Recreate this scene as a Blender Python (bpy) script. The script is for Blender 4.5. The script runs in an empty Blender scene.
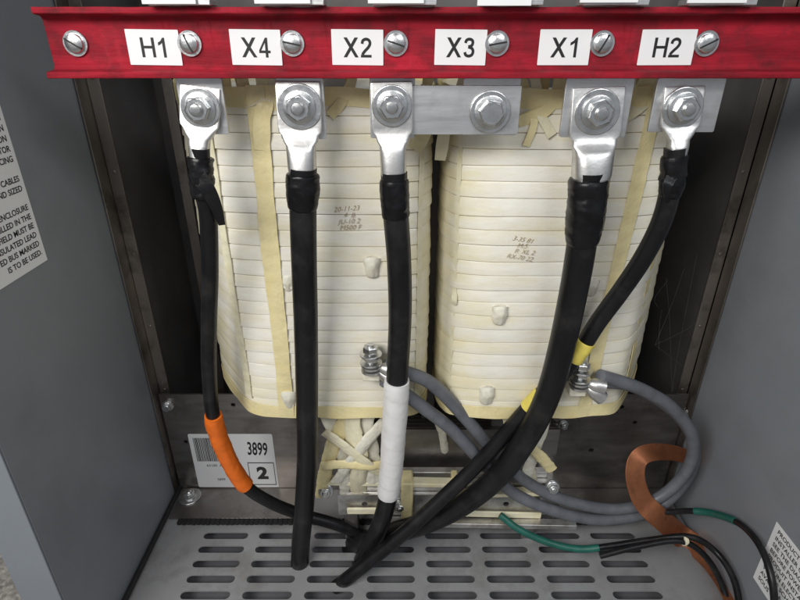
import bpy, bmesh, math, random
from mathutils import Vector, Matrix, noise
random.seed(7)
sc=bpy.context.scene
R=math.radians
PITCH=R(26); F=540.0; H=0.8
cp,sp=math.cos(PITCH),math.sin(PITCH)
# survey helpers: locate measured points on real planes of the cabinet
def ray(u,v):
    a=(u-400)/F; b=(300-v)/F
    return a,cp+b*sp,-sp+b*cp
def pt(u,v,y):
    a,yc,zc=ray(u,v); t=y/yc
    return Vector((a*t,y,H+zc*t))
def fl(u,v,z=0.0):
    a,yc,zc=ray(u,v); t=(z-H)/zc
    return Vector((a*t,yc*t,z))
def sd(u,v,x):
    a,yc,zc=ray(u,v); t=x/a
    return Vector((x,yc*t,H+zc*t))

# ---------------------------------------------------------------- materials
def mat(name,col,rough=.5,metal=0.0,var=.12,scale=30,bump=.0,bscale=200,stretch=(1,1,1),rvar=.1,dirt=None,dirtscale=8,dirtamt=.5,coat=0,spec=.5,dlo=.5,dhi=.7):
    m=bpy.data.materials.new(name); m.use_nodes=True
    n=m.node_tree.nodes; l=m.node_tree.links
    b=n['Principled BSDF']
    b.inputs['Metallic'].default_value=metal
    b.inputs['Specular IOR Level'].default_value=spec
    b.inputs['Coat Weight'].default_value=coat
    tc=n.new('ShaderNodeTexCoord'); mp=n.new('ShaderNodeMapping'); mp.inputs['Scale'].default_value=stretch
    l.new(tc.outputs['Object'],mp.inputs['Vector'])
    nz=n.new('ShaderNodeTexNoise'); nz.inputs['Scale'].default_value=scale; nz.inputs['Detail'].default_value=6
    l.new(mp.outputs[0],nz.inputs['Vector'])
    cr=n.new('ShaderNodeValToRGB')
    cr.color_ramp.elements[0].position=.3; cr.color_ramp.elements[1].position=.7
    cr.color_ramp.elements[0].color=[max(0,c*(1-var)) for c in col]+[1]
    cr.color_ramp.elements[1].color=[min(1,c*(1+var)) for c in col]+[1]
    l.new(nz.outputs['Fac'],cr.inputs['Fac'])
    out=cr.outputs['Color']
    if dirt:
        n2=n.new('ShaderNodeTexNoise'); n2.inputs['Scale'].default_value=dirtscale; n2.inputs['Detail'].default_value=8; n2.inputs['Roughness'].default_value=.65
        l.new(tc.outputs['Object'],n2.inputs['Vector'])
        r2=n.new('ShaderNodeMapRange'); r2.inputs['From Min'].default_value=dlo; r2.inputs['From Max'].default_value=dhi; r2.inputs['To Max'].default_value=dirtamt
        l.new(n2.outputs['Fac'],r2.inputs['Value'])
        mx=n.new('ShaderNodeMixRGB'); mx.inputs['Color2'].default_value=list(dirt)+[1]
        l.new(r2.outputs[0],mx.inputs['Fac']); l.new(out,mx.inputs['Color1']); out=mx.outputs['Color']
    l.new(out,b.inputs['Base Color'])
    mr=n.new('ShaderNodeMapRange'); mr.inputs['To Min'].default_value=max(.02,rough-rvar); mr.inputs['To Max'].default_value=min(1,rough+rvar)
    l.new(nz.outputs['Fac'],mr.inputs['Value']); l.new(mr.outputs[0],b.inputs['Roughness'])
    if bump:
        n3=n.new('ShaderNodeTexNoise'); n3.inputs['Scale'].default_value=bscale; n3.inputs['Detail'].default_value=4
        l.new(mp.outputs[0],n3.inputs['Vector'])
        bp=n.new('ShaderNodeBump'); bp.inputs['Strength'].default_value=bump; bp.inputs['Distance'].default_value=.002
        l.new(n3.outputs['Fac'],bp.inputs['Height']); l.new(bp.outputs[0],b.inputs['Normal'])
    return m
PAINT=mat('grey_enamel_paint',(.225,.24,.262),.42,0,.06,6,.05,500,dirt=(.15,.155,.16),dirtscale=5,dirtamt=.4)
FLANGE=mat('light_grey_enamel',(.20,.22,.245),.42,0,.05,6,.05,500)
PAN=mat('grey_pan_paint',(.33,.33,.335),.42,.25,.08,12,.05,500,dirt=(.17,.16,.15),dirtscale=14,dirtamt=.6)
TRAY=mat('tray_grey_paint',(.13,.13,.14),.6,0,.15,12)
DARK=mat('dark_sheet_steel',(.135,.128,.125),.5,.2,.25,9,dirt=(.18,.155,.13),dirtscale=6,dirtamt=.6)
STEEL=mat('dull_stainless',(.28,.26,.245),.34,.88,.22,14,.08,300,(1,1,4),dirt=(.11,.095,.085),dirtscale=12,dirtamt=.7)
POST=mat('brown_steel',(.26,.23,.205),.40,.8,.3,20,.05,300,(1,1,.2),dirt=(.06,.05,.04),dirtscale=15,dirtamt=.8)
RED=mat('red_fibreglass',(.29,.010,.022),.75,0,.40,55,1.0,110,(.14,1,1),dirt=(.10,.012,.016),dirtscale=45,dirtamt=.75,spec=.22,dlo=.45)
ALU=mat('aluminium',(.68,.68,.68),.40,.92,.12,90,.06,300,(.15,1,1),dirt=(.38,.37,.36),dirtscale=25,dirtamt=.5)
WORN=mat('worn_clamp_metal',(.62,.61,.59),.40,.9,.2,40,.15,150,(.3,1,1),dirt=(.24,.20,.15),dirtscale=28,dirtamt=.8,dlo=.45)
TIN=mat('tinned_lug',(.68,.67,.655),.38,.95,.12,40,.2,90,dirt=(.36,.34,.31),dirtscale=40,dirtamt=.6)
ZINC=mat('zinc_bolt',(.70,.71,.71),.31,1,.15,120,.12,300,dirt=(.33,.31,.28),dirtscale=60,dirtamt=.6)
BLACK=mat('black_cable_jacket',(.008,.008,.009),.36,0,.4,40,.16,140,(1,1,.2),dirt=(.045,.042,.04),dirtscale=20,dirtamt=.4,spec=.3)
TAPE=mat('black_vinyl_tape',(.005,.005,.006),.32,0,.4,60,.45,70,dirt=(.02,.02,.02),dirtscale=50,dirtamt=.4,spec=.35)
GREYC=mat('grey_cable_jacket',(.135,.142,.16),.45,0,.15,40,.15,200,dirt=(.07,.07,.075),dirtscale=25,dirtamt=.5)
WTAPE=mat('white_tape',(.74,.73,.72),.42,0,.06,40,.2,50,dirt=(.5,.48,.44),dirtscale=40,dirtamt=.5)
ORANGE=mat('orange_tape',(.80,.16,.012),.45,0,.12,50,.3,80,dirt=(.5,.08,.01),dirtscale=40,dirtamt=.5)
YELLOW=mat('yellow_tape',(.75,.62,.12),.45,0,.1,50,.3,80)
GREEN=mat('green_wire',(.01,.10,.075),.42,0,.2,60,.1,200)
COPPER=mat('copper_strap',(.44,.17,.08),.42,.75,.25,30,.1,200,dirt=(.17,.07,.04),dirtscale=30,dirtamt=.75)
CREAM=mat('varnished_cream_tape',(.78,.68,.38),.38,0,.10,60,.4,180,dirt=(.64,.51,.21),dirtscale=30,dirtamt=.6)
LEAD=mat('pale_lead_tape',(.79,.74,.54),.42,0,.08,50,.4,160,dirt=(.64,.55,.30),dirtscale=24,dirtamt=.6)
CLOTH=mat('cream_sleeve',(.76,.73,.62),.5,0,.12,70,.9,90,dirt=(.50,.44,.28),dirtscale=40,dirtamt=.6)
WOOD=mat('tan_spacer_board',(.62,.50,.27),.6,0,.2,40,.2,200,(1,1,.1))
CARD=mat('white_label',(.80,.80,.80),.4,0,.02,20)
INK_SHADE=mat('black_ink_and_slot_shade',(.012,.012,.012),.5,0,.1,20)
BROWNINK=mat('brown_marker_ink',(.36,.26,.15),.6,0,.45,300)
RUBBER=mat('black_rubber',(.012,.012,.012),.7,0,.3,60,.3,200)
CONC=mat('concrete',(.30,.28,.25),.85,0,.5,90,.4,150,dirt=(.08,.07,.06),dirtscale=60,dirtamt=.8)
WEB=mat('spider_silk',(.16,.16,.16),.6)

# coil winding material: white varnished tape with overlap marks
def coilmat():
    m=mat('white_winding_tape',(.83,.80,.715),.42,0,.04,25,.0)
    n=m.node_tree.nodes; l=m.node_tree.links; b=n['Principled BSDF']
    tc=[x for x in n if x.type=='TEX_COORD'][0]
    base=b.inputs['Base Color'].links[0].from_socket
    geo=n.new('ShaderNodeSeparateXYZ'); l.new(tc.outputs['Object'],geo.inputs[0])
    def math_(op,a,b_=None,c=None):
        q=n.new('ShaderNodeMath'); q.operation=op
        for i,x in enumerate((a,b_,c)):
            if x is None: continue
            if isinstance(x,(int,float)): q.inputs[i].default_value=x
            else: l.new(x,q.inputs[i])
        return q.outputs[0]
    mp=n.new('ShaderNodeMapping'); mp.inputs['Scale'].default_value=(1,1,3.5); l.new(tc.outputs['Object'],mp.inputs[0])
    nz=n.new('ShaderNodeTexNoise'); nz.inputs['Scale'].default_value=9; nz.inputs['Detail'].default_value=7; nz.inputs['Roughness'].default_value=.7
    l.new(mp.outputs[0],nz.inputs['Vector'])
    r=n.new('ShaderNodeMapRange'); r.inputs['From Min'].default_value=.42; r.inputs['From Max'].default_value=.68; r.inputs['To Max'].default_value=.8
    l.new(nz.outputs['Fac'],r.inputs['Value'])
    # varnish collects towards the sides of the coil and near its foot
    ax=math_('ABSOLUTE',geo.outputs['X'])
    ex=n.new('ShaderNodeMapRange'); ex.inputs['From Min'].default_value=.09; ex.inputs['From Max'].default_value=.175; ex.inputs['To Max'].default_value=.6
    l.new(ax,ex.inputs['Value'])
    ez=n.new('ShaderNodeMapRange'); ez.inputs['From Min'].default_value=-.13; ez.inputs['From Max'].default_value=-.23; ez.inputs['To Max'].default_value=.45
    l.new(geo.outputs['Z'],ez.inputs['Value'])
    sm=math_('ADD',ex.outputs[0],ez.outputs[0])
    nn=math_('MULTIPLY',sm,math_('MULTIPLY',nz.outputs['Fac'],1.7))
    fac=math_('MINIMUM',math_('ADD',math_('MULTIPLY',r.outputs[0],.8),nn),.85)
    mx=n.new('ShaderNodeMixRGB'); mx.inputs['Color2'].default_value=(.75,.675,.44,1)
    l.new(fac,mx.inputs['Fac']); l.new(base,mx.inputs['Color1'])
    wv=n.new('ShaderNodeTexWave'); wv.wave_type='BANDS'; wv.bands_direction='DIAGONAL'; wv.wave_profile='SAW'
    wv.inputs['Scale'].default_value=8; wv.inputs['Distortion'].default_value=2.5; wv.inputs['Detail'].default_value=2
    l.new(tc.outputs['Object'],wv.inputs['Vector'])
    n3=n.new('ShaderNodeTexNoise'); n3.inputs['Scale'].default_value=350; l.new(tc.outputs['Object'],n3.inputs['Vector'])
    n4=n.new('ShaderNodeTexNoise'); n4.inputs['Scale'].default_value=28; n4.inputs['Detail'].default_value=3; l.new(mp.outputs[0],n4.inputs['Vector'])
    h=math_('MULTIPLY_ADD',n3.outputs['Fac'],.3,wv.outputs['Fac'])
    h=math_('MULTIPLY_ADD',n4.outputs['Fac'],1.3,h)
    bp=n.new('ShaderNodeBump'); bp.inputs['Strength'].default_value=.5; bp.inputs['Distance'].default_value=.0012
    l.new(h,bp.inputs['Height']); l.new(bp.outputs[0],b.inputs['Normal'])
    l.new(mx.outputs[0],b.inputs['Base Color'])
    return m
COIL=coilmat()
SEAM=mat('seam_varnish',(.54,.46,.29),.55,0,.3,60)

# ---------------------------------------------------------------- builder
def face(p,rot=0):   # local x->X, y->Z, z-> -Y (towards viewer side)
    return Matrix.Translation(p)@Matrix(((1,0,0,0),(0,0,-1,0),(0,1,0,0),(0,0,0,1)))@Matrix.Rotation(rot,4,'Z')
def frame(p,axis):
    return Matrix.Translation(p)@Vector(axis).to_track_quat('Z','Y').to_matrix().to_4x4()
def ev(cu):
    o=bpy.data.objects.new('tmp',cu); sc.collection.objects.link(o)
    bpy.context.view_layer.update()
    dg=bpy.context.evaluated_depsgraph_get()
    me=bpy.data.meshes.new_from_object(o.evaluated_get(dg))
    vs=[v.co.copy() for v in me.vertices]; fs=[list(p.vertices) for p in me.polygons]
    bpy.data.objects.remove(o); bpy.data.meshes.remove(me); bpy.data.curves.remove(cu)
    return vs,fs
def rrect(x0,y0,x1,y1,r,n=5):
    out=[]
    for cx,cy,a0 in((x1-r,y1-r,0),(x0+r,y1-r,90),(x0+r,y0+r,180),(x1-r,y0+r,270)):
        for i in range(n+1):
            a=R(a0+90*i/n); out.append((cx+r*math.cos(a),cy+r*math.sin(a)))
    return out
def circ(x,y,r,n=20): return [(x+r*math.cos(2*math.pi*i/n),y+r*math.sin(2*math.pi*i/n)) for i in range(n)]
class B:
    def __init__(s): s.v=[];s.f=[];s.m=[]
    def add(s,vs,fs,mi=0,M=None):
        o=len(s.v)
        for p in vs:
            p=Vector(p); s.v.append(M@p if M else p)
        for f in fs: s.f.append([i+o for i in f]); s.m.append(mi)
        return s
    def box(s,lo,hi,mi=0,M=None):
        x0,y0,z0=lo;x1,y1,z1=hi
        return s.add([(x0,y0,z0),(x1,y0,z0),(x1,y1,z0),(x0,y1,z0),(x0,y0,z1),(x1,y0,z1),(x1,y1,z1),(x0,y1,z1)],
          [(0,3,2,1),(4,5,6,7),(0,1,5,4),(1,2,6,5),(2,3,7,6),(3,0,4,7)],mi,M)
    def rings(s,rs,mi=0,closed=True):
        n=len(rs[0]); vs=[p for r in rs for p in r]; fs=[]
        for k in range(len(rs)-1):
            for i in range(n):
                j=(i+1)%n; fs.append((k*n+i,k*n+j,(k+1)*n+j,(k+1)*n+i))
        if closed:
            fs.append(list(range(n))[::-1]); fs.append([(len(rs)-1)*n+i for i in range(n)])
        return s.add(vs,fs,mi)
    def lathe(s,prof,M,seg=28,mi=0,rot=0):
        rs=[[M@Vector((max(r,1e-5)*math.cos(rot+2*math.pi*i/seg),max(r,1e-5)*math.sin(rot+2*math.pi*i/seg),h)) for i in range(seg)] for r,h in prof]
        return s.rings(rs,mi)
    def tube(s,pts,rad,seg=16,mi=0):
        n=len(pts); rs=[]; up=None
        for i,p in enumerate(pts):
            t=(pts[min(i+1,n-1)]-pts[max(i-1,0)]).normalized()
            if up is None:
                up=Vector((0,-1,0)) if abs(t.y)<.9 else Vector((1,0,0))
            up=(up-t*up.dot(t)).normalized(); sdv=t.cross(up)
            ring=[]
            for k in range(seg):
                a=2*math.pi*k/seg
                r=rad(i/(n-1),a) if callable(rad) else rad
                ring.append(p+up*math.cos(a)*r+sdv*math.sin(a)*r)
            rs.append(ring)
        return s.rings(rs,mi)
    def ribbon(s,pts,side,w,th,mi=0,nrm=None):
        n=len(pts); rs=[]
        for i,p in enumerate(pts):
            t=(pts[min(i+1,n-1)]-pts[max(i-1,0)]).normalized()
            if nrm is not None: sv=t.cross(nrm).normalized()
            else: sv=side[i] if isinstance(side,list) else side
            sv=(sv-t*sv.dot(t)).normalized(); nn=t.cross(sv)
            ww=w(i/(n-1)) if callable(w) else w
            rs.append([p+sv*ww/2+nn*th/2,p+sv*ww/2-nn*th/2,p-sv*ww/2-nn*th/2,p-sv*ww/2+nn*th/2])
        return s.rings(rs,mi)
    def plate(s,outline,holes,th,M,mi=0,bev=0):
        cu=bpy.data.curves.new('c','CURVE'); cu.dimensions='2D'; cu.fill_mode='BOTH'; cu.extrude=th/2-bev; cu.bevel_depth=bev; cu.bevel_resolution=1
        for lp in [outline]+holes:
            sp_=cu.splines.new('POLY'); sp_.points.add(len(lp)-1)
            for i,(x,y) in enumerate(lp): sp_.points[i].co=(x,y,0,1)
            sp_.use_cyclic_u=True
        vs,fs=ev(cu)
        return s.add(vs,fs,mi,M)
    def text(s,t,size,M,mi=0,align='CENTER',bold=0,space=1,shear=0):
        cu=bpy.data.curves.new('t','FONT'); cu.body=t; cu.size=size; cu.align_x=align; cu.align_y='CENTER'; cu.offset=bold; cu.extrude=.00008; cu.space_character=space; cu.resolution_u=3; cu.shear=shear
        vs,fs=ev(cu)
        return s.add(vs,fs,mi,M)
    def obj(s,name,mats,parent=None,bevel=0,sharp=35,seg=2):
        me=bpy.data.meshes.new(name)
        lo=Vector([min(v[i] for v in s.v) for i in range(3)]); hi=Vector([max(v[i] for v in s.v) for i in range(3)])
        c=(lo+hi)/2
        if parent is None: c.z=lo.z
        me.from_pydata([v-c for v in s.v],[],s.f)
        if not isinstance(mats,(list,tuple)): mats=[mats]
        for m in mats: me.materials.append(m)
        for p,mi in zip(me.polygons,s.m): p.material_index=mi
        bm=bmesh.new(); bm.from_mesh(me); bmesh.ops.recalc_face_normals(bm,faces=bm.faces); bm.to_mesh(me); bm.free()
        for p in me.polygons: p.use_smooth=True
        me.set_sharp_from_angle(angle=R(sharp))
        o=bpy.data.objects.new(name,me); sc.collection.objects.link(o)
        o.location=c; o['wl']=list(c)
        if parent is not None:
            o.parent=parent; o.matrix_parent_inverse=Matrix.Translation(-Vector(parent['wl']))
        if bevel:
            md=o.modifiers.new('Bevel','BEVEL'); md.width=bevel; md.segments=seg; md.limit_method='ANGLE'; md.angle_limit=R(40)
        return o
def thing(name,loc,label,cat,group=None):
    o=bpy.data.objects.new(name,None); sc.collection.objects.link(o); o.location=loc; o['wl']=list(loc); o.empty_display_size=.02
    meta(o,label,cat,group); return o
def meta(o,label,cat,group=None):
    o['label']=label; o['category']=cat
    if group: o['group']=group
def spline(P,n=14):
    P=[Vector(p) for p in P]; Q=[P[0]*2-P[1]]+P+[P[-1]*2-P[-2]]; out=[]
    for k in range(1,len(Q)-2):
        a,b,c,d=Q[k-1:k+3]
        for i in range(n):
            t=i/n; out.append(.5*((2*b)+(c-a)*t+(2*a-5*b+4*c-d)*t*t+(3*b-a-3*c+d)*t**3))
    out.append(P[-1]); return out
def cut(path,a,b):
    f=lambda q:min(range(len(path)),key=lambda i:(path[i]-q).length)
    i,j=sorted((f(a),f(b))); return path[i:j+1]
def dense(path,step=.0015):
    out=[path[0]]
    for a,b in zip(path,path[1:]):
        n=max(1,int((b-a).length/step))
        for i in range(1,n+1): out.append(a.lerp(b,i/n))
    return out
# plain grotesque glyphs, cap height 1
def stroke(pts,w=.150):
    P_=spline([(x,y,0) for x,y in pts],6); L=[];Rr=[]
    for i,p in enumerate(P_):
        t=(P_[min(i+1,len(P_)-1)]-P_[max(i-1,0)]).normalized(); nn=Vector((-t.y,t.x,0))*w/2
        L.append(((p+nn).x,(p+nn).y)); Rr.append(((p-nn).x,(p-nn).y))
    return L+Rr[::-1]
GL={'H':(.76,[([(0,0),(.155,0),(.155,.45),(.605,.45),(.605,0),(.76,0),(.76,1),(.605,1),(.605,.585),(.155,.585),(.155,1),(0,1)],[])]),
'X':(.84,[([(0,0),(.19,0),(.42,.36),(.65,0),(.84,0),(.515,.51),(.82,1),(.63,1),(.42,.665),(.21,1),(.02,1),(.325,.51)],[])]),
'1':(.52,[([(.31,0),(.46,0),(.46,1),(.355,1),(.24,.84),(.08,.75),(.08,.60),(.22,.67),(.31,.745)],[])]),
'2':(.60,[(stroke([(.075,.69),(.12,.85),(.29,.925),(.46,.86),(.51,.70),(.42,.52),(.24,.34),(.12,.20),(.09,.136)]),[]),([(0,0),(.59,0),(.59,.135),(0,.135)],[])]),
'3':(.60,[(stroke([(.07,.73),(.13,.87),(.28,.925),(.44,.87),(.48,.74),(.42,.60),(.24,.54)]),[]),(stroke([(.24,.538),(.45,.46),(.52,.29),(.45,.13),(.28,.073),(.12,.13),(.06,.27)]),[])]),
'4':(.64,[([(.35,0),(.495,0),(.495,.225),(.63,.225),(.63,.355),(.495,.355),(.495,1),(.375,1),(0,.36),(0,.225),(.35,.225)],[[(.35,.355),(.35,.76),(.115,.355)]])])}
def glyphs(b,t,h,M,mi):
    gap=.13; W=sum(GL[c][0] for c in t)+gap*(len(t)-1); x=-W/2
    for c in t:
        for k,(ol,hl) in enumerate(GL[c][1]):
            f=lambda lp:[((x+px)*h,(py-.5)*h) for px,py in lp]
            b.plate(f(ol),[f(q) for q in hl],.0003,M@Matrix.Translation((0,0,.00003*k)),mi)
        x+=GL[c][0]+gap

# ---------------------------------------------------------------- ground
g=B(); g.box((-3,-2,-.14),(3,3,-.12)); gr=g.obj('ground',CONC); gr['kind']='structure'

# ---------------------------------------------------------------- enclosure
XL,XR=-.437,.522
enc=thing('enclosure',Vector((.04,.7,-.12)),'open grey steel transformer enclosure with vented floor pan','enclosure')
b=B(); b.box((XL-.004,.46,-.10),(XL,1.02,1.25))
b.obj('side_wall',PAINT,enc,.0008)
b=B(); b.box((XL-.052,.457,-.10),(XL-.0002,.4595,1.25)); b.box((XL-.052,.4596,-.10),(XL-.049,.60,1.25)); b.obj('front_flange',FLANGE,enc,.0008)
b=B(); b.box((XR,.36,-.10),(XR+.004,1.02,1.25)); b.box((XR,.357,-.10),(XR+.062,.3595,1.25))
b.obj('side_wall',PAINT,enc,.0008)
b=B(); b.box((XL,1.02,-.10),(XR,1.024,1.25)); b.obj('rear_wall',DARK,enc)
b=B(); b.box((XL+.001,.82,0),(XL+.004,1.018,1.2)); b.obj('liner_panel',DARK,enc)
b=B(); b.box((XR-.004,.80,0),(XR-.001,1.018,1.2)); b.obj('liner_panel',DARK,enc)
b=B(); b.box((XL+.0015,.775,0),(XL+.004,.805,1.2)); b.box((XL+.0045,.802,0),(XL+.022,.805,1.2))
for k in range(8): b.lathe([(.003,0),(.003,.001),(.0015,.0015),(0,.0015)],face(Vector((XL+.014,.8018,.1+.13*k))),12)
b.obj('corner_post',POST,enc,.0006)
b=B(); b.box((XR-.004,.775,0),(XR-.0015,.805,1.2)); b.box((XR-.022,.802,0),(XR-.0045,.805,1.2))
for k in range(8): b.lathe([(.003,0),(.003,.001),(.0015,.0015),(0,.0015)],face(Vector((XR-.014,.8018,.1+.13*k))),12)
b.obj('corner_post',POST,enc,.0006)
for x0,x1,yy in((XL+.055,XL+.072,.93),(XL+.105,XL+.118,.985),(XR-.066,XR-.052,.93)):
    b=B(); b.box((x0,yy,0),(x1,yy+.02,1.2)); b.obj('stiffener_channel',POST,enc,.0008)
b=B(); b.box((XL+.002,.90,.96),(XR-.002,.93,.985)); b.obj('cross_member',DARK,enc,.001)
b=B(); b.box((XL+.002,.70,.90),(XR-.002,.72,.925)); b.obj('cross_member',DARK,enc,.001)
# vented floor pan
holes=[]
for r in range(9):
    yc=.6815-.0285*r
    for c in range(8):
        x0=-.350+.0985*c
        holes.append(rrect(x0,yc-.0072,x0+.079,yc+.0072,.0071,5))
b=B(); b.plate([(XL+.002,.37),(XR-.002,.37),(XR-.002,.705),(XL+.002,.705)],holes,.0024,Matrix.Translation((0,0,-.0012)))
b.box((XL+.002,.705,-.0024),(XR-.002,1.015,0))
b.box((XL+.002,.367,-.06),(XR-.002,.3698,0))
b.obj('vented_floor_pan',PAN,enc)
b=B(); b.box((XL+.002,.375,-.034),(XR-.002,1.01,-.031)); b.obj('base_tray',TRAY,enc)
b=B(); b.tube([Vector((XL+.006,y,.006)) for y in(.40,.55,.70,.795)],.0045,10)
b.obj('edge_gasket',RUBBER,enc)
b=B()
x=-.405
b.box((-.405,.7045,.0015),(.40,.7125,.006))
while x<.40:
    b.box((x,.7035+random.uniform(-.0006,.0006),.0012),(x+.006,.7135,.0072)); x+=.0088
b.obj('rubber_strip',RUBBER,enc)

# ---------------------------------------------------------------- instruction labels
lab=B()
M=Matrix.Translation((XL+.0012,.622,0))@Matrix(((0,0,1,0),(1,0,0,0),(0,1,0,0),(0,0,0,1)))
pb2=sd(42,260,XL)
zt=.735; zb=pb2.z-.003
lab.box((-.16,zb,-.0004),(0,zt,0),0,M)
lines=["CAUTION: KEEP HANDS","FROM INDUCTION","INSTALLATION","CONDUCTOR","BEFORE PLACING",None,"POWER CABLES","RATED AND SIZED",None,"IN WHICH ENCLOSURE","IS DRILLED IN THE","FIELD MUST BE","AN INSULATED LEAD","TED BUS MARKED","IS TO BE USED."]
yy=zt-.014
st=(zt-zb-.016)/len(lines)
for t in lines:
    if t: lab.text(t,st*.84,M@Matrix.Translation((-.006,yy,.0002)),1,'RIGHT',.00016)
    yy-=st
o=lab.obj('instruction_label',[CARD,INK_SHADE]); meta(o,'white printed instruction label on grey cabinet wall','label')
lab=B()
M=Matrix.Translation((XR-.0010,.537,0))@Matrix(((0,0,-1,0),(-1,0,0,0),(0,1,0,0),(0,0,0,1)))
lab.box((0,.083,-.0004),(.14,.197,0),0,M)
yy=.187
for i,t in enumerate(["PRODUCT SERVED BY","INSTALLER ONLY,","SEE THE DIAGRAM","BEFORE POWER IS ON","PRODUIT INSTALLE","PAR UN ELECTRICIEN","VOIR LE SCHEMA","AVANT LA MISE","SOUS TENSION"]):
    lab.text(t,.0095,M@Matrix.Translation((.008,yy,.0002)),1,'LEFT',.00012); yy-=.0115
o=lab.obj('notice_label',[CARD,INK_SHADE]); meta(o,'small white notice label low on grey cabinet wall','label')

# ---------------------------------------------------------------- bracket plate
br=thing('mounting_bracket',Vector((.04,.79,0)),'wide dull stainless mounting bracket bolted to the enclosure floor','bracket')
YP=.79
hs=[circ(-.30,.205,.004),circ(-.27,.215,.004),circ(-.345,.17,.004),circ(-.20,.205,.005),circ(.33,.20,.005),circ(.40,.20,.004),circ(.43,.165,.004),circ(.36,.10,.005),circ(.45,.09,.005),circ(-.40,.12,.004),circ(-.17,.12,.005),circ(.29,.13,.005)]
b=B(); b.plate([(-.430,.001),(.515,.001),(.515,.228),(-.430,.228)],hs,.003,face(Vector((0,YP+.0015,0))))
b.obj('upright_plate',STEEL,br)
b=B(); b.box((-.425,.716,.0015),(-.18,.7895,.0045)); b.obj('foot',STEEL,br,.0006)
b=B(); b.box((.30,.716,.0015),(.51,.7895,.0045)); b.obj('foot',STEEL,br,.0006)
def hexprof(r,h): return [(r*.93,0),(r,.0006),(r,h-.0012),(r*.88,h)]
def thread(r,h,h0=0):
    p=[]; n=int(h/.0014)
    for i in range(n): p+= [(r,h0+i*.0014),(r*.88,h0+i*.0014+.0007)]
    p+=[(r*.85,h0+h),(r*.6,h0+h+.0004)]
    return p
def bolt(p,axis,parent,r=.011,h=.008,wr=.018,stud=.007,name='hex_bolt',wth=.0028,m=ZINC,lock=True,rot=None):
    M=frame(p,axis); bb=B()
    if rot is None: rot=random.uniform(0,1)
    z=0
    if wr: bb.lathe([(wr*.97,0),(wr,.0005),(wr,wth-.0007),(wr*.965,wth)],M,36); z=wth
    if lock: bb.lathe([(r*1.22,z),(r*1.25,z+.0004),(r*1.25,z+.0019),(r*1.18,z+.0024)],M,30); z+=.0025
    bb.lathe([(a,z+q) for a,q in hexprof(r,h)],M,6,0,rot)
    bb.lathe([(r*.8,z+h-.0002),(r*.8,z+h+.0004)],M,24); z+=h
    if stud: bb.lathe(thread(r*.52,stud,z-.001),M,20)
    return bb.obj(name,m,parent,.0003,sharp=30,seg=1)
bolt(fl(190,497,.0045),(0,0,1),br,.010,.008,.021,.003)
bolt(pt(168,405,YP),(0,-1,0),br,.008,.006,.011,0)
bolt(pt(690,413,YP),(0,-1,0),br,.009,.006,.012,.006)
bolt(pt(425,445,YP),(0,-1,0),br,.008,.006,.011,.003)
bolt(pt(563,424,YP),(0,-1,0),br,.007,.005,.010,.002)
bolt(pt(330,445,YP),(0,-1,0),br,.008,.006,.011,.002)
bolt(pt(638,500,YP-.05),(0,-.3,1),br,.008,.006,.012,.002)
# barcode sticker
s0=pt(199,487,YP-.0005); s1=pt(272,434,YP-.0005)
w=s1.x-s0.x; h=s1.z-s0.z
M=face(s0)
b=B(); b.plate(rrect(0,0,w,h,.003),[],.0004,M,0)
x=.05*w; rr=random.Random(3)
while x<.46*w:
    d=rr.choice([.0006,.0010,.0016]); b.box((x,.50*h,.0002),(x+d,.93*h,.0004),1,M); x+=d+rr.choice([.0007,.0011])
for x0,y0,x1,y1 in((.655,.465,.975,.480),(.655,.045,.975,.060),(.655,.061,.663,.464),(.967,.061,.975,.464)):
    b.box((x0*w,y0*h,.0002),(x1*w,y1*h,.0004),1,M)
b.text("3899",.043,M@Matrix.Translation((.80*w,.72*h,.0004))@Matrix.Rotation(-.06,4,'Z')@Matrix.Scale(.45,4,(1,0,0)),1,'CENTER',.0008)
b.text("2",.040,M@Matrix.Translation((.82*w,.265*h,.0004)),1,'CENTER',.0020)
b.text("63100  A2",.008,M@Matrix.Translation((.26*w,.42*h,.0004)),1)
b.text("3899",.008,M@Matrix.Translation((.30*w,.15*h,.0004)),1)
o=b.obj('barcode_sticker',[CARD,INK_SHADE]); meta(o,'white barcode sticker marked 3899 and 2 on steel bracket','sticker')

# ---------------------------------------------------------------- terminal bar
YB=.60
zt=.8255; zb=.7625
bar=thing('terminal_bar',Vector((.03,YB,zb)),'red fibreglass channel bar carrying six labelled terminals','terminal bar')
prof=[(YB,zb),(YB-.020,zb),(YB-.0205,zb+.0008),(YB-.0205,zb+.0055),(YB-.018,zb+.0062),(YB-.006,zb+.0075),(YB-.003,zb+.011),
      (YB-.003,zt-.011),(YB-.006,zt-.0075),(YB-.016,zt-.0062),(YB-.0175,zt-.0055),(YB-.0175,zt-.0008),(YB-.017,zt),(YB,zt),(YB+.004,zt-.002),(YB+.004,zb+.002)]
b=B(); N=160; rs=[]
for i in range(N+1):
    x=-.351+(.45+.351)*i/N
    rs.append([Vector((x,y+.00025*noise.noise(Vector((x*60,y*40,z*40))),z+.0003*noise.noise(Vector((x*70,3,z*60))))) for y,z in prof])
b.rings(rs); b.obj('channel',RED,bar,.0006)
for t,u0,u1 in(('H1',128,180),('X4',231,281),('X2',332,383),('X3',435,486),('X1',539,590),('H2',640,694)):
    p=pt((u0+u1)/2,47.5,YB-.0038); wd=(u1-u0)*.00101; M=face(p,random.uniform(-.02,.02))
    b=B(); b.plate(rrect(-wd/2,-.0162,wd/2,.0162,.0006,2),[],.0006,M)
    glyphs(b,t,.0180,M@Matrix.Translation((0,.0,.0004)),1)
    b.obj('terminal_label',[CARD,INK_SHADE],bar)
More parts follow.
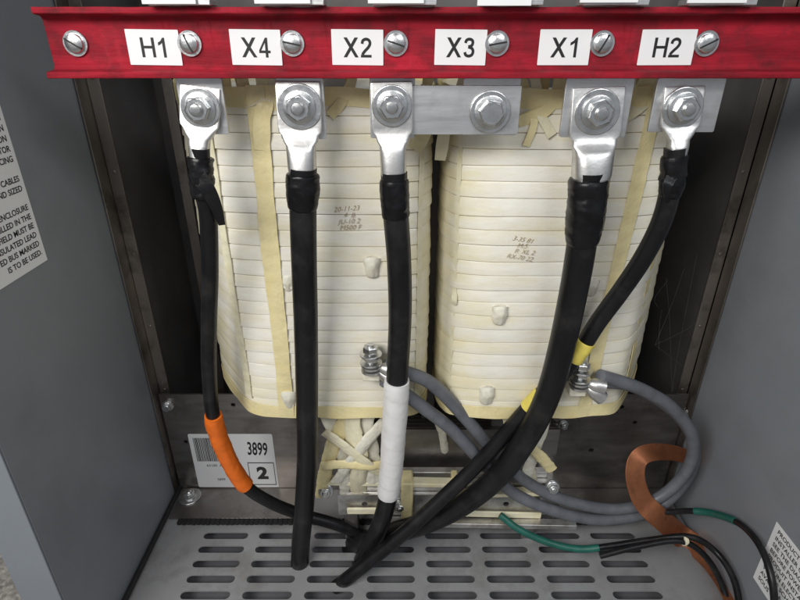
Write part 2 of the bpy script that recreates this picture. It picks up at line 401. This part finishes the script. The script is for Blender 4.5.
for u in(76,190,292.5,396,497,602,706):
    p=pt(u,43.5,YB-.003); M=face(p,random.uniform(-1.2,1.2)); b=B()
    b.lathe([(.0118,0),(.0121,.0004),(.0121,.0016),(.0118,.002)],M,32,0)
    b.lathe([(.0094,.002),(.0094,.0035),(.0086,.0052),(.0066,.0063),(.004,.0068),(.0005,.007)],M,32,0)
    b.box((-.0088,-.0008,.0045),(.0088,.0008,.0071),1,M)  # raised black bar stands in for the shade inside a cut slot
    b.obj('screw',[ZINC,INK_SHADE],bar)
for t,u0,u1,v1 in(('H1',177,228,134),('X4',277,326,139),('X2',370,414,138),('X3',464,516,135),('X1',566,625,137),('H2',657,714,132)):
    a=pt(u0,90,YB-.004); c=pt(u1,v1,YB-.004)
    b=B(); M=face(Vector((0,YB-.0005,0)))
    b.plate(rrect(a.x,c.z,c.x,zb-.0008,.0015,3),[],.0045,M,0,.0005)
    b.obj('terminal_tab',ALU,bar)
for u0,u1 in((143,197),(255,311),(368,424),(477,531),(579,637),(686,745)):
    a=pt(u0,8,.572); c=pt(u1,8,.572); dz=random.uniform(-.001,.002)
    b=B(); b.box((a.x,.571,zt+.0010+dz),(c.x,.5735,zt+.05)); b.obj('tap_card',CARD,bar,.0005)
    b=B(); b.box((a.x+.004,.5745,zt+.0008),(c.x+.012,.60,zt+.006)); b.obj('tap_tab',ALU,bar,.0008)
a=pt(374,86,YB-.006); c=pt(517,135,YB-.006)
b=B(); b.plate(rrect(a.x,c.z+.001,c.x,a.z,.0008,2),[],.0038,face(Vector((0,YB-.0052,0))),0,.0004)
lk=b.obj('bus_link',ALU); meta(lk,'flat brushed aluminium link bar joining two terminals','bus link')
bolt(pt(490,112,YB-.0075),(0,-1,0),lk,.0135,.009,.0215,0)

# ---------------------------------------------------------------- cables
def lug(root,bp,ep,hw,up,palm,rb,flat=0,pw=None):
    d=(ep-bp); L=d.length; d.normalize(); side=Vector((0,1,0)).cross(d).normalized(); nn=d.cross(side).normalized()
    pw=pw or rb*1.06
    secs=[(-up,hw*.985,.0022,14),(-up+.0008,hw,.0024,14),(palm*.8,hw,.0024,14),(palm,hw*.975,.0026,12),(palm+.003,hw*.85,.0034,8),(palm+.009,(hw*.35+pw*.65),.0055,5),(palm+.014,pw,rb*.62,3.6),(palm+.020,pw*.99,rb*.8,3.0),(max(L*.8,palm+.021),pw*.97,rb*.86,2.8),(max(L*.88,palm+.023),(pw+rb)/2*.97,rb*.93,2.3),(max(L,palm+.026),rb*.95,rb*.95,2)]
    rs=[]
    for s_,a_,t_,e in secs:
        ring=[]
        for k in range(56):
            th=2*math.pi*k/56; c,s=math.cos(th),math.sin(th)
            x=a_*math.copysign(abs(c)**(2/e),c); y=t_*math.copysign(abs(s)**(2/e),s)
            ring.append(bp+d*s_+side*x+nn*y)
        rs.append(ring)
    b=B(); b.rings(rs); return b.obj('cable_lug',TIN,root,.0003,40)
def wrap(root,path,r,m,name='tape_wrap',turns=None,seg=32,amp=.035,label=None,rough=None,taper=None):
    path=dense(path,.0015); L=len(path)*.0015; k=turns or L/.012
    ph=random.random()*6; rg=amp*.8 if rough is None else rough
    def rad(t,a):
        q=(t*k+a/(2*math.pi))%1.0
        e=min(1,t*25,(1-t)*25)
        v=Vector((math.cos(a)*1.5+ph,math.sin(a)*1.5,t*k*1.3))
        tp=1 if taper is None else 1-(1-taper)*max(0,(t-.55+.08*math.sin(a+ph))/.45)**1.2
        return r*tp*(1+amp*(q-.5)+rg*noise.noise(v)+rg*.5*noise.noise(v*3.1))*(.95+.05*e)
    b=B(); b.tube(path,rad,seg); o=b.obj(name,m,root,0,60)
    if label:o['label']=label
    return o
CG='heavy black power cables'
def cable(name,pts,r,m,label,cat='cable',group=None,wob=.014):
    path=dense(spline(pts,12),.004)
    lo=min(path,key=lambda p:p.z)
    root=thing(name,lo,label,cat,group); ph=random.random()*9
    b=B(); b.tube(path,lambda t,a:r*(1+wob*noise.noise(Vector((t*14+ph,math.cos(a),math.sin(a))))),20)
    b.obj('jacket',m,root,0,60)
    return root,path
def P(*q): return [pt(*k) for k in q]
def flap(root,pts,w):
    b=B(); b.ribbon(spline(P(*pts),8),Vector((1,0,.5)),lambda t:w*(1-.6*t*t),.0009); b.obj('tape_tail',TAPE,root)
# X4
c4,p4=cable('power_cable',P((303,168,.588),(303,205,.588),(304,260,.59),(306,330,.597),(307,400,.605),(307,460,.613),(304,510,.622),(301,540,.627))+[fl(300,560,.008),fl(300,566,-.02)],.0152,BLACK,'thick black power cable hanging straight down to the vented floor','cable',CG)
lug(c4,pt(299,105,YB-.0052),pt(303,182,.588),.0232,.023,.027,.0148)
wrap(c4,cut(p4,pt(303,173,.588),pt(303,208,.588)),.0184,TAPE,turns=2.6,amp=.025,rough=.06,taper=.89)
bolt(pt(300,107,YB-.0078),(0,-1,0),c4,.0135,.009,.0232,.006)
# X2
c2,p2=cable('power_cable',P((394,172,.588),(395,205,.588),(399,260,.592),(400,320,.597),(397,380,.603),(394,430,.608),(391,470,.613),(386,505,.618),(377,532,.624))+[fl(364,557,.008),fl(360,564,-.02)],.0145,BLACK,'thick black power cable with long white tape band','cable',CG)
lug(c2,pt(392,105,YB-.0095),pt(394,188,.588),.0215,.022,.027,.0135)
wrap(c2,cut(p2,pt(394,179,.588),pt(396,217,.589)),.0162,TAPE,turns=3,amp=.025,rough=.06,taper=.94)
wrap(c2,cut(p2,pt(397,381,.603),pt(388,494,.616)),.0174,WTAPE,amp=.018,rough=.03,turns=8,label='white tape band')
bolt(pt(392,106,YB-.0122),(0,-1,0),c2,.0128,.009,.0208,.004)
# X1
c1,p1=cable('power_cable',P((590,172,.588),(586,210,.588),(580,255,.59),(572,300,.595),(561,350,.60),(548,395,.603),(528,435,.607),(500,474,.614),(465,503,.624),(428,522,.635),(392,533,.648))+[fl(362,543,.010),fl(350,547,-.02)],.0170,BLACK,'thickest black power cable sweeping down across the coil','cable',CG)
lug(c1,pt(597,110,YB-.0052),pt(590,190,.588),.0270,.022,.027,.0185,0,.0215)
wrap(c1,cut(p1,pt(590,179,.588),pt(581,244,.59)),.0214,TAPE,turns=4.4,amp=.022,rough=.07,taper=.86)
bolt(pt(597,112,YB-.0078),(0,-1,0),c1,.0138,.009,.0235,.005)
# H1
ch,ph_=cable('power_cable',P((200,148,.588),(202,185,.588),(208,215,.590),(210,270,.598),(209,320,.606),(209,370,.615),(213,415,.63),(224,450,.642),(244,484,.652),(270,502,.662),(300,514,.668),(335,524,.672))+[fl(358,534,.012),fl(372,540,-.015)],.0100,BLACK,'slim black cable with orange tape band curving under the coil','cable',CG)
lug(ch,pt(200,108,YB-.0052),pt(199,158,.588),.0205,.021,.018,.0105)
wrap(ch,cut(ph_,pt(200,156,.588),pt(203,196,.589)),.0130,TAPE,turns=3,amp=.06,rough=.15)
flap(ch,[(196,172,.578),(208,190,.574),(216,207,.578),(222,225,.584)],.018)
wrap(ch,cut(ph_,pt(212,413,.63),pt(246,486,.652)),.0132,ORANGE,amp=.03,rough=.06,turns=5,label='orange tape band')
bolt(pt(201,108,YB-.0078),(0,-1,0),ch,.0130,.009,.0205,.006)
# H2
c5,p5=cable('power_cable',P((675,148,.588),(672,180,.588),(662,220,.590),(643,258,.596),(620,292,.604),(598,322,.611),(580,350,.616),(558,378,.621),(530,406,.625),(500,440,.627),(468,474,.624),(432,508,.614),(398,538,.604),(368,562,.596))+[fl(348,578,.010),fl(336,587,-.02)],.0112,BLACK,'slim black cable with yellow tape passing behind the thick cable','cable',CG)
lug(c5,pt(682,108,YB-.0052),pt(676,158,.588),.0205,.021,.018,.0105)
wrap(c5,cut(p5,pt(675,156,.588),pt(670,195,.589)),.0132,TAPE,turns=3,amp=.06,rough=.12,taper=.9)
flap(c5,[(672,176,.578),(667,188,.574),(668,202,.578)],.011)
wrap(c5,cut(p5,pt(586,340,.614),pt(574,360,.617)),.0125,YELLOW,label='yellow tape band')
wrap(c5,cut(p5,pt(541,394,.623),pt(529,408,.625)),.0125,YELLOW,label='yellow tape band')
bolt(pt(682,108,YB-.0078),(0,-1,0),c5,.0130,.009,.0212,.005)
# grey jumper cables
GG='grey jumper cables between coil taps'
g1,q1=cable('jumper_cable',P((384,366,.618),(405,372,.622),(432,384,.630),(462,414,.645),(495,452,.655),(530,484,.662),(575,503,.672),(620,509,.684),(660,497,.686),(688,468,.684),(692,436,.676),(672,408,.665),(645,391,.650),(618,381,.636),(600,376,.624)),.0096,GREYC,'grey jumper cable looping between the two coil taps','cable',GG)
g2,q2=cable('jumper_cable',P((384,380,.616),(402,392,.620),(424,408,.628),(452,430,.642),(482,462,.650),(512,492,.652),(555,511,.660),(605,520,.674),(655,509,.690),(686,480,.700),(695,448,.70),(682,420,.69),(656,398,.675),(630,385,.652),(600,381,.630)),.0096,GREYC,'second grey jumper cable lying beside the first','cable',GG)
def tap(u,v,y,label,mir=1):
    p=pt(u,v,y); r=thing('tap_terminal',p,label,'terminal','coil tap terminals')
    b=B()
    b.lathe([(.006,-.006)]+thread(.006,.032,-.004),frame(p,(0,0,1)),20); b.obj('stud',ZINC,r)
    for z0,rr_,hh in((.016,.0105,.009),(.0035,.0105,.007)):
        b=B(); b.lathe([(q,z0+s) for q,s in hexprof(rr_,hh)],frame(p,(0,0,1)),6,0,random.random()); b.obj('nut',ZINC,r,sharp=30)
    for z0 in(0.0112,-.002):
        b=B(); b.lathe([(.0145,z0),(.015,z0+.0005),(.015,z0+.002),(.0145,z0+.0024)],frame(p,(0,0,1)),28); b.obj('washer',ZINC,r)
    for k,dz in((0,-.006),(1,-.0125)):
        b=B(); c=p+Vector((0,0,dz))
        b.lathe([(.0135,-.0016),(.0138,0),(.0135,.0016)],frame(c,(0,0,1)),26)
        e=c+Vector((mir*.034,-.004,-.006-.012*k))
        b.tube(spline([c+Vector((mir*.008,0,0)),c+Vector((mir*.018,-.002,-.003-.003*k)),e],6),lambda t,a:.0035+.0068*min(1,t*1.6),18)
        b.obj('ring_lug',TIN,r)
    b=B(); b.box((-.012,-.003,-.030),(.012,.025,-.0145),0,Matrix.Translation(p)); b.obj('tap_lead',CLOTH,r,.002)
tap(371,362,.618,'zinc stud terminal with grey cable lugs on coil face')
tap(580,378,.622,'zinc stud terminal with grey lug beside the thick black cable')

# ---------------------------------------------------------------- coils
def outline(cx,mir):
    P_=[(-.184,.83),(-.181,.748),(-.112,.650),(-.050,.6400),(.096,.6395),(.138,.648),(.154,.684),(.154,.86),(.120,.92),(-.135,.92)]
    Q=[Vector((cx+mir*x,y)) for x,y in P_]
    if mir<0: Q=Q[::-1]
    for it in range(3):
        Z=[]; L=.13 if it==0 else .25
        for i in range(len(Q)):
            a,c=Q[i],Q[(i+1)%len(Q)]; Z+=[a.lerp(c,L),a.lerp(c,1-L)]
        Q=Z
    n=180; segs=[(Q[(i+1)%len(Q)]-Q[i]).length for i in range(len(Q))]; T=sum(segs); out=[]; i=0; acc=0
    for k in range(n):
        d=T*k/n
        while acc+segs[i]<d: acc+=segs[i]; i+=1
        out.append(Q[i].lerp(Q[(i+1)%len(Q)],(d-acc)/segs[i]))
    nr=[]
    for k in range(n):
        t=(out[(k+1)%n]-out[k-1]).normalized(); nr.append(Vector((t.y,-t.x)))
    c=sum(out,Vector((0,0)))/n
    if nr[0].dot(out[0]-c)<0: nr=[-x for x in nr]
    return out,nr
Z0,Z1=.304,.742
def coil(cx,mir,label,seed):
    O,Nn=outline(cx,mir); root=thing('transformer_coil',Vector((cx,.78,Z0)),label,'coil','transformer coils')
    NL=22; lh=(Z1-Z0)/NL; rs=[]; mi=[]
    rnd=random.Random(seed)
    prof=[(0,0.15),(.015,.25),(.04,.90),(.10,1),(.5,.96),(.88,.86),(.965,.76),(.985,.25)]
    edge=[rnd.uniform(-.003,.003) for _ in range(NL+1)]
    for L in range(NL):
        ins=rnd.uniform(-.0007,.0007); amp=.0020; ph=rnd.uniform(0,6); lean=rnd.uniform(.0002,.0016)
        for t,o in prof:
            ring=[]
            for k,(p,nn) in enumerate(zip(O,Nn)):
                w=.0006*noise.noise(Vector((p.x*14+L*3.1,p.y*14,L*1.7+seed)))
                off=(ins+w+lean*(.5-t))*min(1,o*1.3)+amp*o-.0012
                s=L+t
                zz=Z0+s*lh
                j0=edge[L]*(1-t)+edge[L+1]*t
                zz+= j0*.6+.0017*((1-t)*noise.noise(Vector((p.x*9,p.y*9,L*5.0+seed)))+t*noise.noise(Vector((p.x*9,p.y*9,(L+1)*5.0+seed))))
                ring.append(Vector((p.x+nn.x*off,p.y+nn.y*off,zz)))
            rs.append(ring); mi.append(1 if o<.3 else 0)
    n=len(O); b=B()
    b.rings(rs,0)
    k=0
    for i in range(len(rs)-1):
        for j in range(n):
            if mi[i] and mi[i+1]: b.m[k]=1
            k+=1
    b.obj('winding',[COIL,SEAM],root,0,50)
    def at(x):
        k=min(range(n),key=lambda i:abs(O[i].x-x)+(0 if O[i].y<.79 else 9)); return O[k],Nn[k]
    def tie(x0,x1,w,z0,z1,off=.0024,m=CREAM):
        pts=[];sv=[]
        for i in range(90):
            t=i/89; x=x0+(x1-x0)*t+.0015*noise.noise(Vector((t*4,x0*50,1))); p,nn=at(x)
            z=z0+(z1-z0)*t
            pts.append(Vector((x,p.y+nn.y*off+.0003*math.sin(t*NL*6.283),z))); sv.append(Vector((-nn.y,nn.x,0)))
        b=B(); b.ribbon(pts,sv,lambda t:w*(1+.15*noise.noise(Vector((t*11,x0*99,4)))),.0008); return b.obj('binding_tape',m,root,0,60)
    return root,O,Nn,tie,at
rt,O1,N1,tie1,at1=coil(-.113,1,'white tape-wound coil with brown handwriting and cream bindings',2)
rt2,O2,N2,tie2,at2=coil(.209,-1,'white tape-wound coil with cream corner bindings beside its twin',11)
tie1(-.166,-.160,.022,Z0-.004,Z1+.01)
tie1(-.222,-.224,.012,Z0+.02,Z1+.004,.0026,LEAD)
tie1(.024,.026,.007,Z0,Z1+.01,.0026,LEAD)
tie2(.268,.290,.018,Z0-.004,Z1+.01)
tie2(.342,.344,.020,Z0-.0,Z1+.01,.0026)
tie2(.072,.071,.007,Z0,Z1+.01,.0026,LEAD)
def rim(root,O,Nn,z,h,off,m,name='rim_band'):
    b=B(); n=len(O); rs=[]
    for dz,o in((0,off-.001),(.0,off),(h,off),(h,off-.001)):
        rs.append([Vector((p.x+q.x*o,p.y+q.y*o,z+dz+.0045*noise.noise(Vector((p.x*22,p.y*22,z*9+dz*50))))) for p,q in zip(O,Nn)])
    b.rings(rs,0,False); b.obj(name,m,root,0,50)
for rr_,O,Nn in((rt,O1,N1),(rt2,O2,N2)):
    rim(rr_,O,Nn,Z0-.008,.020,.0022,CREAM)
    rim(rr_,O,Nn,Z1-.014,.022,.0022,CREAM)
# soft fabric tabs: a folded pocket sagging from the face
def loop(root,u,v,y,s=1,rot=0):
    p=pt(u,v,y); w=.0125*s; h=.027*s; nu,nv=14,12; top=[];bot=[]
    b=B(); rs=[]
    for j in range(nv+1):
        t=j/nv; ring=[]
        wd=w*(1-.30*t*t)*(1+.06*math.sin(t*7+u)); dep=.0095*s*math.sin(math.pi*min(1,.25+t*.62))*(1 if t<.92 else .6)
        for i in range(nu+1):
            q=-1+2*i/nu
            ring.append(p+Vector((wd*q,.003-dep*(1-q*q)**.6-.0012*noise.noise(Vector((q*2,t*3,u))),h*(.5-t)-.003*s*(1-q*q)*(1 if t>.8 else -1.2))))
        for i in range(nu,-1,-1):
            q=-1+2*i/nu
            ring.append(p+Vector((wd*q*.84,.0048-dep*.66*(1-q*q)**.6,h*(.5-t)-.003*s*(1-q*q)*(1 if t>.8 else -1.2)+.0003)))
        rs.append(ring)
    b.rings(rs); b.obj('tie_loop',CLOTH,root,0,60)
for a in((372,268,.636,.9),(288,284,.640,.75),(289,400,.640,1.0)): loop(rt,*a)
for a in((500,316,.636,.9),(592,288,.640,.8),(487,396,.638,1.0)): loop(rt2,*a)
def hand(root,u,v,lines,rot,sz):
    b=B(); p=pt(u,v,.6372)
    rn=random.Random(int(u))
    for i,t in enumerate(lines):
        b.text(t,sz,face(p,rot)@Matrix.Translation((rn.uniform(-.003,.003),-i*sz*.92,0))@Matrix.Rotation(rn.uniform(-.12,.12),4,'Z'),0,'CENTER',-.0001,1.0,.35)
    b.obj('handwriting',BROWNINK,root)
hand(rt,346,209,['20-11-23','4  B','JU-10 2','M500 F'],.05,.0086)
hand(rt2,524,240,['3-35 81','M.5','P. XL 2','RX-70 22'],-.06,.0086)
def sticks(root,cx,lst):
    for x,y,wd,hh,m in lst:
        b=B(); b.box((-wd/2,-.003,0),(wd/2,.003,.03+hh),0,Matrix.Translation((cx+x,y,Z1-.03))@Matrix.Rotation(random.uniform(-.18,.18),4,'Y')); b.obj('spacer_board',m,root,.0008)
sticks(rt,-.113,[(-.125,.71,.022,.05,LEAD),(-.095,.69,.014,.06,WOOD),(-.06,.660,.014,.06,CREAM),(-.03,.66,.010,.06,WOOD),(.02,.66,.016,.05,CREAM),(.06,.658,.010,.06,WOOD),(.09,.662,.016,.06,LEAD),(.12,.69,.01,.05,WOOD)])
sticks(rt2,.209,[(-.12,.68,.012,.05,WOOD),(-.085,.665,.016,.06,CREAM),(-.045,.66,.010,.05,WOOD),(.0,.66,.018,.06,CREAM),(.035,.66,.010,.05,WOOD),(.075,.662,.018,.06,LEAD),(.11,.69,.014,.05,WOOD)])
for root,pts,w,mm in((rt,[(226,150,.675),(236,120,.655),(243,96,.645),(240,60,.66)],.012,CREAM),(rt,[(262,150,.638),(262,120,.636),(266,98,.64),(262,60,.67)],.018,CREAM),
    (rt,[(212,128,.70),(230,112,.66),(262,104,.638),(275,80,.65)],.010,LEAD),(rt,[(330,116,.6365),(343,100,.638),(352,80,.65),(352,60,.66)],.012,CREAM),
    (rt,[(415,150,.64),(430,122,.645),(426,95,.66),(432,60,.67)],.014,CREAM),(rt2,[(440,160,.66),(446,125,.65),(458,100,.655),(470,60,.67)],.013,LEAD),
    (rt2,[(518,122,.6365),(546,110,.637),(558,90,.645),(562,60,.66)],.013,CREAM),(rt2,[(552,136,.636),(540,112,.638),(536,85,.65),(530,60,.66)],.011,LEAD),(rt2,[(526,146,.636),(534,122,.6365),(528,100,.645),(520,60,.66)],.009,CREAM),
    (rt2,[(640,145,.66),(634,112,.648),(646,88,.65),(652,60,.67)],.020,CREAM),(rt2,[(612,124,.636),(638,108,.64),(655,98,.66),(668,120,.70)],.013,LEAD)):
    b=B(); b.ribbon(spline(P(*pts),8),Vector((1,.1,0)),lambda t,w=w:w*(1+.3*noise.noise(Vector((t*4,w*900,0)))),.002); b.obj('lead_tape',mm,root,0,60)

# ---------------------------------------------------------------- core and clamp under coils
DY,DZ=.012,.046
core=thing('transformer_core',Vector((.08,.72,0)),'laminated steel core yoke with clamp bars below the coils','core')
b=B()
for k in range(14): b.box((-.12+.002*(k%2),.722+.005*k,.105),(.27-.002*(k%3),.7265+.005*k,.205+.0008*(k%2)))
b.obj('yoke_laminations',STEEL,core)
b=B()
for x in(-.115,.205): b.box((x-.05,.73,.206),(x+.05,.85,.76))
b.box((.037,.75,.206),(.058,.84,.74))
b.obj('core_legs',DARK,core)
T=Matrix.Translation((0,DY,DZ))
b=B(); b.plate(rrect(-.105,.016,.270,.062,.002,2),[circ(x,.041,.005,16) for x in(-.06,.0,.06,.12,.18,.24)],.004,T@face(Vector((0,.662,0)))); b.obj('clamp_plate',WORN,core)
b=B(); b.box((-.100,.6645,.058),(.275,.712,.062),0,T); b.obj('clamp_flange',WORN,core,.0008)
b=B(); b.box((-.085,.668,.0625),(.255,.680,.080),0,T); b.box((-.07,.6805,.0625),(.25,.694,.092),0,T); b.obj('clamp_bar',WORN,core,.0012)
b=B(); b.box((-.055,.644,.004),(.285,.659,.014),0,T@Matrix.Rotation(R(-1.2),4,'Z')); b.obj('clamp_bar',WORN,core,.0012)
b=B(); b.box((-.135,.655,.084),(.105,.672,.092),0,T@Matrix.Rotation(R(1.5),4,'Y')); b.obj('support_strip',LEAD,core,.0015)
b=B(); b.box((.09,.650,.060),(.255,.667,.067),0,T@Matrix.Rotation(R(-2.0),4,'Y')); b.obj('support_strip',LEAD,core,.0015)
b=B(); b.box((.10,.653,.022),(.24,.6575,.034),0,T@Matrix.Rotation(R(2.0),4,'Y')); b.obj('support_strip',LEAD,core,.0015)
b=B(); b.box((-.09,.653,.024),(-.01,.6575,.037),0,T); b.obj('support_strip',LEAD,core,.0015)
for x in(-.085,.225):
    b=B(); b.box((x-.012,.675,.0),(x+.012,.70,.12)); b.obj('support_foot',STEEL,core,.001)
for u,dx in((407,.010),(455,.006)):
    a=pt(u,490,.672); b=B(); b.box((a.x-dx,.650,.012),(a.x+dx,.684,.096),0,T); b.obj('binding_sleeve',CREAM,core,.003)
bolt(pt(326,490,.672),(0,-1,.3),core,.010,.007,.013,.004)
bolt(pt(552,486,.670),(0,-1,.2),core,.009,.007,.012,.004)
for x in(.0,.12,.24): bolt(T@Vector((x,.6595,.041)),(0,-1,0),core,.0075,.005,.010,.003)
def crump(pts,w,th,m=CLOTH,seed=0,nm='sleeved_lead',tw=.5):
    pa=dense(spline(P(*pts),8),.002)
    ph=seed*1.7
    def rad(t,a):
        q=a+.2*math.sin(ph)+tw*(t-.5)
        ex=w*th/math.sqrt((th*math.sin(q))**2+(w*math.cos(q))**2)
        v=Vector((math.cos(a)*1.2+ph,math.sin(a)*1.2,t*6))
        return ex*(1+.12*noise.noise(v)+.07*noise.noise(v*2.7))*(.95+.10*((t*6+a/6.283)%1))
    b=B(); b.tube(pa,rad,36); b.obj(nm,m,core,0,45)
crump([(322,400,.672),(333,428,.664),(344,454,.660),(346,480,.668),(347,500,.69)],.0125,.0034,CLOTH,1)
crump([(352,400,.668),(352,428,.656),(358,452,.652),(358,478,.664),(360,500,.69)],.0145,.0038,LEAD,2)
crump([(372,402,.672),(366,426,.662),(372,452,.66),(374,482,.67)],.0125,.0034,CLOTH,3)
crump([(346,418,.662),(334,444,.656),(325,472,.662),(322,496,.68)],.0115,.0036,CREAM,4)
crump([(324,432,.650),(344,446,.645),(364,462,.648),(382,474,.658)],.0095,.003,LEAD,6,tw=.2)
crump([(386,420,.662),(368,440,.648),(350,462,.648),(336,482,.66)],.0095,.003,CLOTH,9,tw=.2)
crump([(322,466,.650),(345,464,.646),(366,466,.648),(388,464,.656)],.0075,.003,CREAM,12,tw=.1)
crump([(504,402,.672),(514,430,.664),(524,454,.662),(530,482,.68)],.0125,.0034,LEAD,7)
crump([(546,402,.675),(541,430,.666),(533,454,.662),(526,480,.67)],.0115,.0034,CLOTH,8)
crump([(522,440,.658),(540,456,.654),(552,470,.66)],.009,.003,CREAM,13,tw=.2)
crump([(422,402,.70),(434,416,.70),(442,432,.71),(446,460,.73)],.007,.0026,CLOTH,10)

# ---------------------------------------------------------------- copper strap and small wires
cs=spline([pt(690,458,.735),pt(674,453,.728),pt(654,452,.715),pt(640,457,.705),pt(635,470,.695),pt(637,487,.684),pt(645,504,.672),pt(662,520,.660),fl(682,537,.010),fl(704,552,.008),fl(722,573,.008),fl(736,598,.008),fl(745,624,.008)],10)
b=B(); b.ribbon(cs,None,lambda t:.025+.022*t,.003,0,Vector((.0,-.70,.71)))
o=b.obj('copper_strap',COPPER,None,.0006,50); meta(o,'bent flat copper grounding strap at cabinet wall foot','copper strap')
def wire(pts,r,m,label):
    return cable('ground_wire',pts,r,m,label,'wire','thin grounding wires')
w1,wp=wire([pt(500,515,.655),pt(520,530,.64),pt(550,543,.63),pt(580,549,.62),pt(610,546,.615),pt(650,540,.615),pt(690,537,.605),pt(716,552,.588),pt(734,580,.548),pt(742,620,.50)],.0050,BLACK,'thin wire with green section crossing the vented floor')
wrap(w1,cut(wp,pt(500,515,.655),pt(600,548,.617)),.0058,GREEN,'green_sheath',amp=.02)
w2,wp=wire([pt(640,508,.69),pt(665,512,.67),pt(690,511,.65),pt(715,514,.625),pt(740,524,.575),pt(760,546,.525),pt(772,580,.485),pt(776,625,.455)],.0048,BLACK,'thin wire with green section beside cabinet wall')
wrap(w2,cut(wp,pt(694,511,.646),pt(735,521,.585)),.0058,GREEN,'green_sheath',amp=.02)
w3,wp=wire([pt(600,556,.60),pt(640,546,.605),pt(680,541,.603),pt(705,556,.59),pt(722,585,.57),pt(732,625,.53)],.0048,BLACK,'thin black wire along copper strap')
b=B(); b.lathe([(.0085,-.003),(.009,0),(.0085,.003)],frame(pt(684,540,.605),(1,.2,0)),18); o=b.obj('cable_tie',LEAD); meta(o,'small pale tie holding thin black wires together','cable tie')

# cobweb wisps
b=B(); rr=random.Random(5)
A=[pt(668,280,.75),pt(655,345,.72),pt(672,392,.76),pt(699,380,.79),pt(692,262,.79),pt(700,320,.79),pt(662,310,.74)]
for i in range(7):
    p,q=rr.sample(A,2); p=p+Vector((rr.uniform(-.01,.01),0,rr.uniform(-.02,.02)))
    m1=p.lerp(q,rr.uniform(.3,.7))+Vector((rr.uniform(-.006,.006),rr.uniform(-.01,.01),-rr.uniform(.002,.012)))
    b.tube(spline([p,m1,q],6),.00009,4)
o=b.obj('cobweb',WEB); meta(o,'faint irregular cobweb wisps in dark corner behind coil','cobweb')

# ---------------------------------------------------------------- light, world, camera
def area(loc,tgt,sx,sy,e,col=(1,1,1)):
    L=bpy.data.lights.new('key_and_fill_lamp','AREA'); L.shape='RECTANGLE'; L.size=sx; L.size_y=sy; L.energy=e; L.color=col
    o=bpy.data.objects.new('key_and_fill_lamp',L); sc.collection.objects.link(o); o.location=loc
    o.rotation_euler=(Vector(tgt)-Vector(loc)).to_track_quat('-Z','Y').to_euler(); return o
area((-.80,-.55,1.45),(.10,.7,.40),1.0,.5,25,(1,.985,.95))
area((.85,-.8,1.9),(-.1,.7,.3),1.2,.4,12,(.94,.97,1))  # added fill to brighten the left wall, not a known ceiling fixture
w=bpy.data.worlds.new('World'); sc.world=w; w.use_nodes=True
w.node_tree.nodes['Background'].inputs[0].default_value=(.80,.84,.91,1); w.node_tree.nodes['Background'].inputs[1].default_value=.34
cam=bpy.data.cameras.new('camera'); co=bpy.data.objects.new('camera',cam); sc.collection.objects.link(co)
co.location=(0,0,H); co.rotation_euler=(math.pi/2-PITCH,0,0); cam.sensor_width=36; cam.lens=36*F/800; cam.clip_start=.01; cam.clip_end=50
sc.camera=co
sc.view_settings.view_transform='Standard'; sc.view_settings.look='None'; sc.view_settings.exposure=0
for o in bpy.data.objects:
    if 'wl' in o: del o['wl']
